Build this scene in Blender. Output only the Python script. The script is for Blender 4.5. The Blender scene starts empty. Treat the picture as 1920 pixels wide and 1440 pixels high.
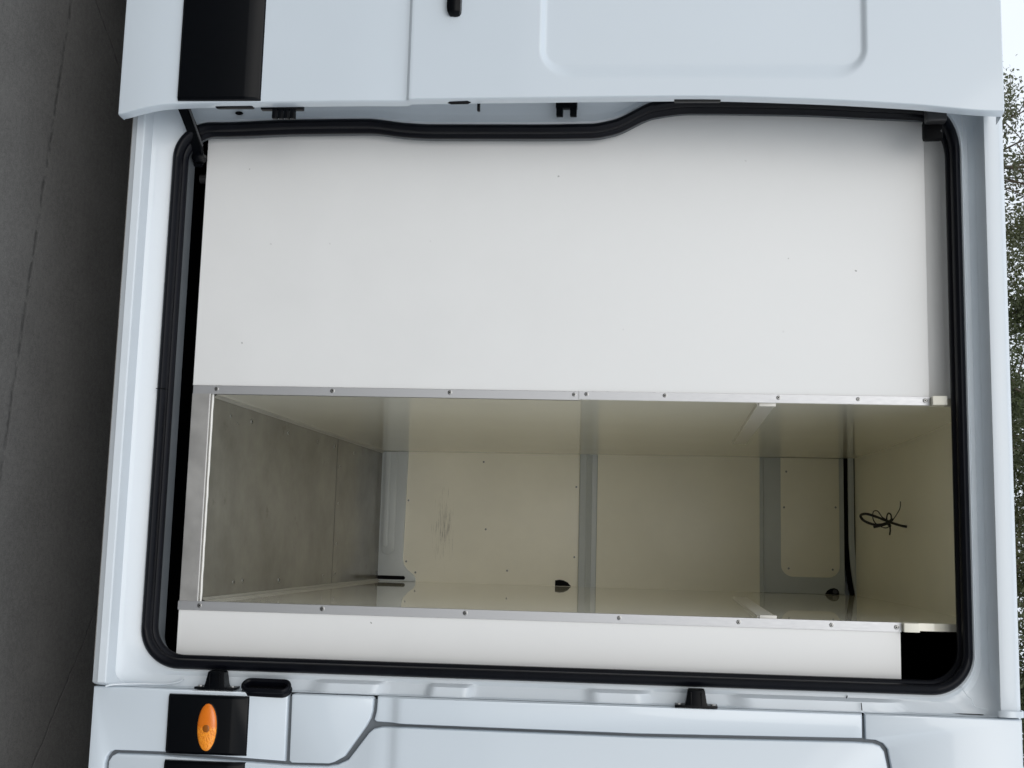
import bpy, bmesh, math, random
from mathutils import Vector, Matrix, noise
random.seed(7)
S = bpy.context.scene
COL = S.collection

# ------------------------------------------------------------------ camera
cam_d = bpy.data.cameras.new('camera')
cam = bpy.data.objects.new('camera', cam_d); COL.objects.link(cam)
cam_d.sensor_fit = 'HORIZONTAL'; cam_d.sensor_width = 36.0; cam_d.lens = 41.25
cam_d.clip_start = 0.05; cam_d.clip_end = 500
# phone held upright, stored sideways: picture right = up, picture top = rear of the van
cam.matrix_world = Matrix((
    (-0.02598, -0.99064,  0.13400, 0.0),
    ( 0.13074, -0.13624, -0.98200, -2.75),
    ( 0.99108, -0.00799,  0.13306, 1.65),
    (0, 0, 0, 1)))
m3 = cam.matrix_world.to_3x3(); q = m3.to_quaternion(); q.normalize()
cam.matrix_world = Matrix.Translation((0, -2.75, 1.65)) @ q.to_matrix().to_4x4()
S.camera = cam

# ------------------------------------------------------------------ light
SUN_EL, SUN_ROT = 31.0, 187.0
world = bpy.data.worlds.new('World'); S.world = world; world.use_nodes = True
wn, wl = world.node_tree.nodes, world.node_tree.links
wn.clear()
wo = wn.new('ShaderNodeOutputWorld'); bg = wn.new('ShaderNodeBackground')
sky = wn.new('ShaderNodeTexSky'); sky.sky_type = 'NISHITA'; sky.sun_disc = False
sky.sun_elevation = math.radians(SUN_EL); sky.sun_rotation = math.radians(SUN_ROT)
sky.air_density = 1.0; sky.dust_density = 4.0; sky.ozone_density = 1.0
hs = wn.new('ShaderNodeHueSaturation'); hs.inputs['Saturation'].default_value = 0.6
# overcast: an even white cloud deck over the sky, a little uneven
wt = wn.new('ShaderNodeTexCoord'); wno = wn.new('ShaderNodeTexNoise'); wno.inputs['Scale'].default_value = 2.2; wno.inputs['Detail'].default_value = 6
wl.new(wt.outputs['Generated'], wno.inputs['Vector'])
wr_n = wn.new('ShaderNodeMapRange'); wr_n.inputs['To Min'].default_value = 0.80; wr_n.inputs['To Max'].default_value = 1.18
wl.new(wno.outputs['Fac'], wr_n.inputs['Value'])
wsc = wn.new('ShaderNodeVectorMath'); wsc.operation = 'SCALE'; wsc.inputs[0].default_value = (8.2, 8.75, 9.4)
wl.new(wr_n.outputs[0], wsc.inputs['Scale'])
wmx = wn.new('ShaderNodeMix'); wmx.data_type = 'RGBA'; wmx.inputs['Factor'].default_value = 0.8
wl.new(sky.outputs[0], hs.inputs['Color']); wl.new(hs.outputs[0], wmx.inputs['A']); wl.new(wsc.outputs[0], wmx.inputs['B'])
wl.new(wmx.outputs['Result'], bg.inputs['Color'])
bg.inputs['Strength'].default_value = 0.12
wl.new(bg.outputs[0], wo.inputs[0])
sd = bpy.data.lights.new('sun', 'SUN'); sun = bpy.data.objects.new('sun', sd); COL.objects.link(sun)
sd.energy = 0.5; sd.angle = math.radians(35); sd.color = (1.0, 0.985, 0.96)
e, r = math.radians(SUN_EL), math.radians(SUN_ROT)
sdir = Vector((math.sin(r)*math.cos(e), math.cos(r)*math.cos(e), math.sin(e)))
sun.rotation_euler = sdir.to_track_quat('Z', 'Y').to_euler(); sun.location = (3, 6, 12)
S.view_settings.view_transform = 'Standard'; S.view_settings.look = 'None'
S.view_settings.exposure = 0.09; S.view_settings.gamma = 1.0
S.view_settings.use_curve_mapping = False
S.render.engine = 'CYCLES'
S.cycles.max_bounces = 10; S.cycles.diffuse_bounces = 7; S.cycles.glossy_bounces = 5

# ------------------------------------------------------------------ materials
def mat(name, col, rough=0.5, metal=0.0, coat=0.0, var=0.0, vscale=3.0, bump=0.0, bscale=300.0, spec=0.5, extra=None):
    m = bpy.data.materials.new(name); m.use_nodes = True
    nt = m.node_tree; b = nt.nodes['Principled BSDF']
    b.inputs['Base Color'].default_value = (*col, 1)
    b.inputs['Roughness'].default_value = rough; b.inputs['Metallic'].default_value = metal
    b.inputs['Coat Weight'].default_value = coat; b.inputs['Coat Roughness'].default_value = 0.06
    b.inputs['Specular IOR Level'].default_value = spec
    tc = nt.nodes.new('ShaderNodeTexCoord')
    last = None
    if var > 0:
        n = nt.nodes.new('ShaderNodeTexNoise'); n.inputs['Scale'].default_value = vscale
        n.inputs['Detail'].default_value = 8; n.inputs['Roughness'].default_value = 0.62
        nt.links.new(tc.outputs['Object'], n.inputs['Vector'])
        mr = nt.nodes.new('ShaderNodeMapRange')
        mr.inputs['From Min'].default_value = 0.25; mr.inputs['From Max'].default_value = 0.75
        mr.inputs['To Min'].default_value = 1-var; mr.inputs['To Max'].default_value = 1+var
        nt.links.new(n.outputs['Fac'], mr.inputs['Value'])
        mx = nt.nodes.new('ShaderNodeVectorMath'); mx.operation = 'SCALE'
        mx.inputs[0].default_value = col
        nt.links.new(mr.outputs[0], mx.inputs['Scale'])
        nt.links.new(mx.outputs[0], b.inputs['Base Color'])
        last = mx.outputs[0]
        r2 = nt.nodes.new('ShaderNodeMapRange')
        r2.inputs['From Min'].default_value = 0.25; r2.inputs['From Max'].default_value = 0.75
        r2.inputs['To Min'].default_value = max(0.02, rough*0.8); r2.inputs['To Max'].default_value = min(1, rough*1.25)
        nt.links.new(n.outputs['Fac'], r2.inputs['Value']); nt.links.new(r2.outputs[0], b.inputs['Roughness'])
    if bump > 0:
        n2 = nt.nodes.new('ShaderNodeTexNoise'); n2.inputs['Scale'].default_value = bscale
        n2.inputs['Detail'].default_value = 3
        nt.links.new(tc.outputs['Object'], n2.inputs['Vector'])
        bp = nt.nodes.new('ShaderNodeBump'); bp.inputs['Strength'].default_value = bump
        bp.inputs['Distance'].default_value = 0.002
        nt.links.new(n2.outputs['Fac'], bp.inputs['Height']); nt.links.new(bp.outputs[0], b.inputs['Normal'])
    if extra: extra(nt, b, tc, last)
    return m

def speckle(scale, thr, colour, amount=1.0, stretch=(1, 1, 1)):
    """sparse dirt specks and scuffs laid over the base colour"""
    def f(nt, b, tc, last):
        mp = nt.nodes.new('ShaderNodeMapping'); mp.inputs['Scale'].default_value = stretch
        nt.links.new(tc.outputs['Object'], mp.inputs['Vector'])
        n = nt.nodes.new('ShaderNodeTexNoise'); n.inputs['Scale'].default_value = scale
        n.inputs['Detail'].default_value = 6; n.inputs['Roughness'].default_value = 0.7
        nt.links.new(mp.outputs[0], n.inputs['Vector'])
        mr = nt.nodes.new('ShaderNodeMapRange')
        mr.inputs['From Min'].default_value = thr; mr.inputs['From Max'].default_value = thr+0.05
        mr.inputs['To Max'].default_value = amount
        nt.links.new(n.outputs['Fac'], mr.inputs['Value'])
        mx = nt.nodes.new('ShaderNodeMix'); mx.data_type = 'RGBA'
        nt.links.new(mr.outputs[0], mx.inputs['Factor'])
        if last: nt.links.new(last, mx.inputs['A'])
        else: mx.inputs['A'].default_value = b.inputs['Base Color'].default_value
        mx.inputs['B'].default_value = (*colour, 1)
        nt.links.new(mx.outputs['Result'], b.inputs['Base Color'])
    return f

def brushed(nt, b, tc, last):
    mp = nt.nodes.new('ShaderNodeMapping'); mp.inputs['Scale'].default_value = (900, 900, 6)
    nt.links.new(tc.outputs['Object'], mp.inputs['Vector'])
    n = nt.nodes.new('ShaderNodeTexNoise'); n.inputs['Scale'].default_value = 1; n.inputs['Detail'].default_value = 4
    nt.links.new(mp.outputs[0], n.inputs['Vector'])
    mr = nt.nodes.new('ShaderNodeMapRange'); mr.inputs['To Min'].default_value = 0.34; mr.inputs['To Max'].default_value = 0.60
    nt.links.new(n.outputs['Fac'], mr.inputs['Value']); nt.links.new(mr.outputs[0], b.inputs['Roughness'])

def dots(scale, size, colour, keep=0.5):
    """a few pin-prick marks and small chips"""
    def f(nt, b, tc, last):
        v = nt.nodes.new('ShaderNodeTexVoronoi'); v.inputs['Scale'].default_value = scale; v.voronoi_dimensions = '2D'
        sp = nt.nodes.new('ShaderNodeSeparateXYZ'); cb = nt.nodes.new('ShaderNodeCombineXYZ')
        nt.links.new(tc.outputs['Object'], sp.inputs[0]); nt.links.new(sp.outputs[0], cb.inputs[0]); nt.links.new(sp.outputs[2], cb.inputs[1])
        nt.links.new(cb.outputs[0], v.inputs['Vector'])
        n = nt.nodes.new('ShaderNodeTexNoise'); n.inputs['Scale'].default_value = 240
        nt.links.new(tc.outputs['Object'], n.inputs['Vector'])
        a = nt.nodes.new('ShaderNodeMath'); a.operation = 'MULTIPLY_ADD'; a.inputs[1].default_value = 0.03
        nt.links.new(n.outputs['Fac'], a.inputs[0]); nt.links.new(v.outputs['Distance'], a.inputs[2])
        c = nt.nodes.new('ShaderNodeMath'); c.operation = 'LESS_THAN'; c.inputs[1].default_value = size*scale*0.32+0.015
        nt.links.new(a.outputs[0], c.inputs[0])
        mx = nt.nodes.new('ShaderNodeMix'); mx.data_type = 'RGBA'; mx.inputs['B'].default_value = (*colour, 1)
        k = nt.nodes.new('ShaderNodeMath'); k.operation = 'MULTIPLY'
        s2 = nt.nodes.new('ShaderNodeSeparateColor'); nt.links.new(v.outputs['Color'], s2.inputs[0])
        g2 = nt.nodes.new('ShaderNodeMapRange'); g2.inputs['From Min'].default_value = 0.55; g2.inputs['To Max'].default_value = 0.75
        nt.links.new(s2.outputs[0], g2.inputs['Value']); nt.links.new(g2.outputs[0], k.inputs[1])
        nt.links.new(c.outputs[0], k.inputs[0]); nt.links.new(k.outputs[0], mx.inputs['Factor'])
        nt.links.new(last, mx.inputs['A']); nt.links.new(mx.outputs['Result'], b.inputs['Base Color'])
    return f
M = {}
M['paint'] = mat('white_paint', (0.62, 0.685, 0.74), 0.32, coat=0.7, var=0.018, vscale=2.0, bump=0.012, bscale=900)
M['frame'] = mat('frame_paint', (0.635, 0.685, 0.725), 0.38, coat=0.35, var=0.03, vscale=9.0, bump=0.02, bscale=500)
M['panel'] = mat('white_laminate', (0.81, 0.812, 0.80), 0.48, var=0.016, vscale=6, bump=0.05, bscale=700, extra=dots(4.5, 0.007, (0.12, 0.11, 0.10)))
M['beige'] = mat('cream_lining', (0.875, 0.85, 0.735), 0.03, var=0.03, vscale=3.5, bump=0.0015, bscale=25, spec=0.6,
                 extra=speckle(14, 0.74, (0.25, 0.21, 0.15), 0.55, (1, 1, 0.45)))
M['beige2'] = mat('cream_board', (0.875, 0.85, 0.735), 0.36, var=0.04, vscale=4, bump=0.02, bscale=150,
                  extra=speckle(11, 0.72, (0.22, 0.19, 0.15), 0.5, (1, 1, 0.3)))
def scuffs(nt, b, tc, last):
    speckle(11, 0.72, (0.22, 0.19, 0.15), 0.5, (1, 1, 0.3))(nt, b, tc, last)
    src = b.inputs['Base Color'].links[0].from_socket
    mp = nt.nodes.new('ShaderNodeMapping'); mp.inputs['Location'].default_value = (0.06/0.21, 0, -0.76/0.075); mp.inputs['Scale'].default_value = (1/0.21, 0, 1/0.075)
    nt.links.new(tc.outputs['Object'], mp.inputs['Vector'])
    ln = nt.nodes.new('ShaderNodeVectorMath'); ln.operation = 'LENGTH'; nt.links.new(mp.outputs[0], ln.inputs[0])
    m2 = nt.nodes.new('ShaderNodeMapping'); m2.inputs['Scale'].default_value = (11, 1, 210)
    nt.links.new(tc.outputs['Object'], m2.inputs['Vector'])
    n = nt.nodes.new('ShaderNodeTexNoise'); n.inputs['Scale'].default_value = 1.0; n.inputs['Detail'].default_value = 7; n.inputs['Roughness'].default_value = 0.75
    nt.links.new(m2.outputs[0], n.inputs['Vector'])
    k = nt.nodes.new('ShaderNodeMapRange'); k.inputs['From Min'].default_value = 1.2; k.inputs['From Max'].default_value = 0.2; k.inputs['To Max'].default_value = 0.25
    nt.links.new(ln.outputs['Value'], k.inputs['Value'])
    ad = nt.nodes.new('ShaderNodeMath'); ad.operation = 'ADD'; nt.links.new(n.outputs['Fac'], ad.inputs[0]); nt.links.new(k.outputs[0], ad.inputs[1])
    th = nt.nodes.new('ShaderNodeMapRange'); th.inputs['From Min'].default_value = 0.72; th.inputs['From Max'].default_value = 0.86; th.inputs['To Max'].default_value = 0.55
    nt.links.new(ad.outputs[0], th.inputs['Value'])
    mx = nt.nodes.new('ShaderNodeMix'); mx.data_type = 'RGBA'; mx.inputs['B'].default_value = (0.10, 0.09, 0.075, 1)
    nt.links.new(th.outputs[0], mx.inputs['Factor']); nt.links.new(src, mx.inputs['A']); nt.links.new(mx.outputs['Result'], b.inputs['Base Color'])
M['scuffed'] = mat('scuffed_cream_board', (0.875, 0.85, 0.735), 0.36, var=0.05, vscale=4, bump=0.02, bscale=150, extra=scuffs)
M['greypaint'] = mat('grey_primer', (0.50, 0.535, 0.545), 0.42, coat=0.1, var=0.05, vscale=7)
M['floor'] = mat('grey_floor_sheet', (0.165, 0.16, 0.138), 0.16, var=0.34, vscale=5.0, bump=0.006, bscale=30,
                 extra=speckle(8, 0.63, (0.10, 0.092, 0.078), 0.6))
M['alu'] = mat('aluminium', (0.50, 0.507, 0.52), 0.38, metal=1.0, extra=brushed)
M['dullalu'] = mat('dull_aluminium', (0.52, 0.51, 0.49), 0.45, metal=0.75, var=0.12, vscale=14, extra=None)
M['zinc'] = mat('zinc_screw', (0.52, 0.52, 0.51), 0.38, metal=1.0)
M['rubber'] = mat('black_rubber', (0.003, 0.0035, 0.006), 0.34, spec=0.15, var=0.2, vscale=20, bump=0.03, bscale=500)
M['plastic'] = mat('black_plastic', (0.0012, 0.0018, 0.0030), 0.28, spec=0.13, bump=0.03, bscale=1500)
M['black'] = mat('black_trim_and_shade', (0.003, 0.003, 0.0035), 0.6, spec=0.08)  # black trim, and the colour of sheets and patches standing for shade
M['reveal'] = mat('reveal_paint', (0.075, 0.083, 0.09), 0.4, var=0.1, vscale=12)
M['gap'] = mat('shut_line_shade', (0.125, 0.14, 0.155), 0.5)  # shade inside the shut lines as a dark colour
M['dirty'] = mat('dirty_sill_edge', (0.34, 0.33, 0.31), 0.7, var=0.35, vscale=60, bump=0.4, bscale=220)
M['lid'] = mat('cream_headlining', (0.90, 0.865, 0.72), 0.4, var=0.03, vscale=3)
M['trim'] = mat('worn_grey_trim', (0.36, 0.35, 0.31), 0.4, var=0.2, vscale=9)
M['steel'] = mat('dark_steel', (0.06, 0.06, 0.062), 0.4, metal=0.6)
M['bead'] = mat('white_sealant', (0.80, 0.79, 0.75), 0.45)
M['pvc'] = mat('white_pvc', (0.74, 0.72, 0.66), 0.35)
M['glass'] = mat('tinted_glass', (0.02, 0.025, 0.03), 0.03, coat=1.0)
M['cable'] = mat('black_cable', (0.008, 0.008, 0.008), 0.5)
M['tyre'] = mat('tyre_rubber', (0.02, 0.02, 0.02), 0.75)
M['rim'] = mat('steel_rim', (0.35, 0.36, 0.37), 0.4, metal=0.8)
M['bark'] = mat('bark', (0.12, 0.095, 0.07), 0.9, var=0.3, vscale=6)

def lensx(nt, b, tc, last):
    w = nt.nodes.new('ShaderNodeTexVoronoi'); w.inputs['Scale'].default_value = 260
    nt.links.new(tc.outputs['Object'], w.inputs['Vector'])
    sp = nt.nodes.new('ShaderNodeSeparateXYZ'); nt.links.new(tc.outputs['Object'], sp.inputs[0])
    hf = nt.nodes.new('ShaderNodeMapRange'); hf.inputs['From Min'].default_value = 0.443; hf.inputs['From Max'].default_value = 0.450   # ribbed half of the lens
    hf.inputs['To Min'].default_value = 0.12
    nt.links.new(sp.outputs[0], hf.inputs['Value'])
    cr = nt.nodes.new('ShaderNodeMapRange'); cr.inputs['From Max'].default_value = 0.6
    nt.links.new(w.outputs['Distance'], cr.inputs['Value'])
    ml = nt.nodes.new('ShaderNodeMath'); ml.operation = 'MULTIPLY'
    nt.links.new(cr.outputs[0], ml.inputs[0]); nt.links.new(hf.outputs[0], ml.inputs[1])
    mx = nt.nodes.new('ShaderNodeMix'); mx.data_type = 'RGBA'
    mx.inputs['A'].default_value = (0.74, 0.165, 0.003, 1); mx.inputs['B'].default_value = (1.0, 0.34, 0.02, 1)  # brighter orange paints reflections into the lens colour
    nt.links.new(ml.outputs[0], mx.inputs['Factor']); nt.links.new(mx.outputs['Result'], b.inputs['Base Color'])
    bp = nt.nodes.new('ShaderNodeBump'); bp.inputs['Strength'].default_value = 0.7; bp.inputs['Distance'].default_value = 0.0015
    nt.links.new(ml.outputs[0], bp.inputs['Height']); nt.links.new(bp.outputs[0], b.inputs['Normal'])
M['lens'] = mat('orange_lens', (0.82, 0.17, 0.004), 0.3, coat=0.35, extra=lensx)
M['rim_highlight'] = mat('orange_rim_highlight', (0.95, 0.42, 0.10), 0.25, coat=0.5)
M['bulb'] = mat('lamp_bulb', (0.30, 0.085, 0.004), 0.3)

def leaf_mat(name, c):
    m = mat(name, c, 0.6, var=0.45, vscale=1.3)
    nt = m.node_tree; b = nt.nodes['Principled BSDF']; out = nt.nodes['Material Output']
    tr = nt.nodes.new('ShaderNodeBsdfTranslucent'); tr.inputs['Color'].default_value = (c[0]*1.5, c[1]*1.6, c[2]*0.9, 1)
    mx = nt.nodes.new('ShaderNodeMixShader'); mx.inputs[0].default_value = 0.32
    nt.links.new(b.outputs[0], mx.inputs[1]); nt.links.new(tr.outputs[0], mx.inputs[2]); nt.links.new(mx.outputs[0], out.inputs[0])
    return m
M['leafa'] = leaf_mat('leaf_olive', (0.130, 0.140, 0.085))
M['leafb'] = leaf_mat('leaf_green', (0.110, 0.130, 0.075))
M['leafc'] = leaf_mat('leaf_grey_green', (0.130, 0.138, 0.100))

def asphalt():
    m = bpy.data.materials.new('worn_asphalt'); m.use_nodes = True
    nt = m.node_tree; b = nt.nodes['Principled BSDF']; L = nt.links
    tc = nt.nodes.new('ShaderNodeTexCoord')
    def N(scale, detail, rough=0.6):
        n = nt.nodes.new('ShaderNodeTexNoise'); n.inputs['Scale'].default_value = scale
        n.inputs['Detail'].default_value = detail; n.inputs['Roughness'].default_value = rough
        L.new(tc.outputs['Object'], n.inputs['Vector']); return n
    def mth(op, a, bb, clamp=False):
        n = nt.nodes.new('ShaderNodeMath'); n.operation = op; n.use_clamp = clamp
        for i, v in enumerate((a, bb)):
            if v is None: continue
            if isinstance(v, (int, float)): n.inputs[i].default_value = v
            else: L.new(v, n.inputs[i])
        return n.outputs[0]
    big, fine, wob = N(3.2, 8, 0.68), N(260, 4, 0.85), N(7, 5)
    base = mth('ADD', mth('MULTIPLY', big.outputs['Fac'], 0.11), 0.068)
    base = mth('ADD', base, mth('MULTIPLY', mth('SUBTRACT', fine.outputs['Fac'], 0.5), 0.24))
    mid_n = N(70, 4, 0.7)
    base = mth('ADD', base, mth('MULTIPLY', mth('SUBTRACT', mid_n.outputs['Fac'], 0.5), 0.11))
    base = mth('ADD', base, 0.012)
    sx = nt.nodes.new('ShaderNodeSeparateXYZ'); L.new(tc.outputs['Object'], sx.inputs[0])
    def line(x0, y0, x1, y1, w, wobble, dash):
        d = math.hypot(x1-x0, y1-y0); nx, ny = -(y1-y0)/d, (x1-x0)/d
        s = mth('ADD', mth('MULTIPLY', sx.outputs[0], nx), mth('MULTIPLY', sx.outputs[1], ny))
        s = mth('SUBTRACT', s, nx*x0+ny*y0)
        s = mth('ADD', s, mth('MULTIPLY', mth('SUBTRACT', wob.outputs['Fac'], 0.5), wobble))
        a = mth('ABSOLUTE', s, None)
        k = mth('SUBTRACT', 1.0, mth('DIVIDE', a, w), True)
        if dash:
            dn = N(28, 2)
            k = mth('MULTIPLY', k, mth('MULTIPLY', mth('SUBTRACT', dn.outputs['Fac'], 0.36), 5.0, True))
        return k
    k = line(-1.458, 0.139, -0.121, -0.016, 0.011, 0.02, True)
    k = mth('MAXIMUM', k, line(0.278, 0.496, 0.619, 0.246, 0.004, 0.03, False))
    k = mth('MAXIMUM', k, line(-1.521, 0.269, -1.383, 0.441, 0.006, 0.03, True))
    base = mth('MULTIPLY', base, mth('SUBTRACT', 1.0, mth('MULTIPLY', k, 0.5)))
    sp = N(34, 4)
    st = mth('MULTIPLY', mth('SUBTRACT', sp.outputs['Fac'], 0.70), 12.0, True)
    base = mth('MULTIPLY', base, mth('SUBTRACT', 1.0, mth('MULTIPLY', st, 0.6)))
    cb = nt.nodes.new('ShaderNodeCombineXYZ')
    L.new(base, cb.inputs[0]); L.new(mth('MULTIPLY', base, 0.975), cb.inputs[1]); L.new(mth('MULTIPLY', base, 0.925), cb.inputs[2])
    L.new(cb.outputs[0], b.inputs['Base Color']); b.inputs['Roughness'].default_value = 0.85
    h = mth('SUBTRACT', mth('MULTIPLY', fine.outputs['Fac'], 0.6), k)
    bp = nt.nodes.new('ShaderNodeBump'); bp.inputs['Strength'].default_value = 0.5; bp.inputs['Distance'].default_value = 0.004
    L.new(h, bp.inputs['Height']); L.new(bp.outputs[0], b.inputs['Normal'])
    return m
M['asphalt'] = asphalt()

# ------------------------------------------------------------------ helpers
LEAN = 0.06
def ly(z): return LEAN*(z-1.0)            # the side of the van leans inwards with height

def link(name, me, m, parent=None, smooth=35):
    o = bpy.data.objects.new(name, me); COL.objects.link(o)
    if m is not None: me.materials.append(M[m])
    if smooth:
        me.polygons.foreach_set('use_smooth', [True]*len(me.polygons))
        me.set_sharp_from_angle(angle=math.radians(smooth))
    if parent is not None:
        o.parent = parent
        if parent.type == 'EMPTY':
            o.matrix_parent_inverse = Matrix.Translation(-parent.location)
    return o

def pyd(name, v, f, m, parent=None, smooth=35, fix=False):
    me = bpy.data.meshes.new(name); me.from_pydata([tuple(p) for p in v], [], f); me.update()
    if fix:
        bm = bmesh.new(); bm.from_mesh(me); bmesh.ops.recalc_face_normals(bm, faces=bm.faces); bm.to_mesh(me); bm.free()
    return link(name, me, m, parent, smooth)

def grid(rings, closed_u=False, caps=False, closed_v=False):
    n = len(rings[0]); v = [p for r in rings for p in r]; f = []
    R = len(rings)
    for i in range(R if closed_v else R-1):
        a0, b0 = i*n, ((i+1) % R)*n
        for j in range(n if closed_u else n-1):
            k = (j+1) % n
            f.append((a0+j, a0+k, b0+k, b0+j))
    if caps: f.append(tuple(range(n-1, -1, -1))); f.append(tuple((R-1)*n+j for j in range(n)))
    return v, f

def loft(name, rings, m, parent=None, closed_u=False, caps=False, smooth=35, closed_v=False):
    v, f = grid(rings, closed_u, caps, closed_v)
    return pyd(name, v, f, m, parent, smooth, fix=True)

def box(name, x0, x1, y0, y1, z0, z1, m, parent=None, bev=0.002, lean=False):
    bm = bmesh.new(); bmesh.ops.create_cube(bm, size=1)
    for p in bm.verts:
        p.co = Vector(((x0+x1)/2+p.co.x*(x1-x0), (y0+y1)/2+p.co.y*(y1-y0), (z0+z1)/2+p.co.z*(z1-z0)))
    if bev: bmesh.ops.bevel(bm, geom=bm.edges[:], offset=bev, segments=2, profile=0.6, affect='EDGES')
    if lean:
        for p in bm.verts: p.co.y += ly(p.co.z)
    bmesh.ops.recalc_face_normals(bm, faces=bm.faces)
    me = bpy.data.meshes.new(name); bm.to_mesh(me); bm.free()
    return link(name, me, m, parent)

def skin(name, poly, m, parent, off=0.0, thick=0.02, cuts=(), h=None, cham=0.004, xcuts=(), lean=True):
    """pressed sheet: outline in x/z, softened rim, returned edge"""
    bm = bmesh.new()
    bm.faces.new([bm.verts.new((x, 0, z)) for x, z in poly])
    bm.normal_update()
    if bm.faces[:][0].normal.y > 0: bmesh.ops.reverse_faces(bm, faces=bm.faces[:])
    for z in cuts:
        bmesh.ops.bisect_plane(bm, geom=bm.verts[:]+bm.edges[:]+bm.faces[:], plane_co=(0, 0, z), plane_no=(0, 0, 1))
    for x in xcuts:
        bmesh.ops.bisect_plane(bm, geom=bm.verts[:]+bm.edges[:]+bm.faces[:], plane_co=(x, 0, 0), plane_no=(1, 0, 0))
    lift = {}
    for frac, dep in ((cham*0.3, 0.0), ) if cham else ():
        pass
    if cham:
        bmesh.ops.inset_region(bm, faces=bm.faces[:], thickness=cham*0.4, use_even_offset=True, use_boundary=True)
        ring1 = {p for e_ in bm.edges if e_.is_boundary for p in e_.verts}
        # outer rim falls away in two facets
        inner = [f for f in bm.faces if not any(p in ring1 for p in f.verts)]
        bmesh.ops.inset_region(bm, faces=inner, thickness=cham*0.6, use_even_offset=True, use_boundary=True)
        mid = set()
        for p in bm.verts:
            if p in ring1: continue
            if any(e_.other_vert(p) in ring1 for e_ in p.link_edges): mid.add(p)
        for p in bm.verts:
            lift[p] = cham if p in ring1 else (cham*0.25 if p in mid else 0.0)
    for p in bm.verts:
        p.co.y = off + (ly(p.co.z) if lean else 0) + (h(p.co.x, p.co.z) if h else 0) + lift.get(p, 0)
    be = [e_ for e_ in bm.edges if e_.is_boundary]
    ex = bmesh.ops.extrude_edge_only(bm, edges=be)
    for g in ex['geom']:
        if isinstance(g, bmesh.types.BMVert): g.co.y += thick
    bmesh.ops.recalc_face_normals(bm, faces=bm.faces)
    me = bpy.data.meshes.new(name); bm.to_mesh(me); bm.free()
    return link(name, me, m, parent, 38)

def catmull(pts, n=8):
    P = [Vector(p) for p in pts]; out = []
    for i in range(len(P)-1):
        a, b, c, d = P[max(i-1, 0)], P[i], P[i+1], P[min(i+2, len(P)-1)]
        for k in range(n):
            t = k/n
            out.append(0.5*((2*b)+(c-a)*t+(2*a-5*b+4*c-d)*t*t+(3*b-a-3*c+d)*t**3))
    out.append(P[-1]); return out

def tube_vf(path, rad, seg=8):
    rings = []; up = Vector((0.31, 0.2, 0.93)).normalized()
    for i, p in enumerate(path):
        t = (path[min(i+1, len(path)-1)]-path[max(i-1, 0)]).normalized()
        a = t.cross(up)
        if a.length < 1e-3: a = t.cross(Vector((1, 0, 0)))
        a.normalize(); b = t.cross(a)
        rr = rad(i/(len(path)-1)) if callable(rad) else rad
        rings.append([p+a*math.cos(2*math.pi*k/seg)*rr+b*math.sin(2*math.pi*k/seg)*rr for k in range(seg)])
    return grid(rings, True, True)

def tube(name, path, rad, m, parent=None, seg=8):
    v, f = tube_vf(path, rad, seg)
    return pyd(name, v, f, m, parent, 60, fix=True)

def thing(name, loc, label, cat, group=None):
    o = bpy.data.objects.new(name, None); COL.objects.link(o); o.location = loc
    o.empty_display_size = 0.2
    o['label'] = label; o['category'] = cat
    if group: o['group'] = group
    return o

def interp(tab, z):
    """eased table lookup for pressed steps"""
    if z <= tab[0][0]: return tab[0][1]
    for (a, b), (c, d) in zip(tab, tab[1:]):
        if z <= c:
            t = (z-a)/(c-a); t = t*t*(3-2*t)
            return b+(d-b)*t
    return tab[-1][1]
def curve(tab, z):
    """smooth flowing curve through the table"""
    if z <= tab[0][0]: return tab[0][1]
    n = len(tab)
    def slope(i):
        if i == 0 or i == n-1: return 0.0
        d0 = (tab[i][1]-tab[i-1][1])/(tab[i][0]-tab[i-1][0]); d1 = (tab[i+1][1]-tab[i][1])/(tab[i+1][0]-tab[i][0])
        return 0.0 if d0*d1 <= 0 else 2*d0*d1/(d0+d1)
    for i in range(n-1):
        (a, b), (c, d) = tab[i], tab[i+1]
        if z <= c:
            w = c-a; t = (z-a)/w; m0, m1 = slope(i)*w, slope(i+1)*w
            return (2*t**3-3*t*t+1)*b+(t**3-2*t*t+t)*m0+(-2*t**3+3*t*t)*d+(t**3-t*t)*m1
    return tab[-1][1]

# ------------------------------------------------------------------ ground
g = bpy.data.meshes.new('ground')
g.from_pydata([(-90, -90, 0), (90, -90, 0), (90, 90, 0), (-90, 90, 0)], [], [(0, 1, 2, 3)])
ground = link('ground', g, 'asphalt', None, 0); ground['kind'] = 'structure'

# ------------------------------------------------------------------ the van
van = thing('van', (-0.2, 1.0, 0.0), 'white panel van standing sideways with its sliding side door open on a cream-lined cargo box', 'van')

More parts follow.
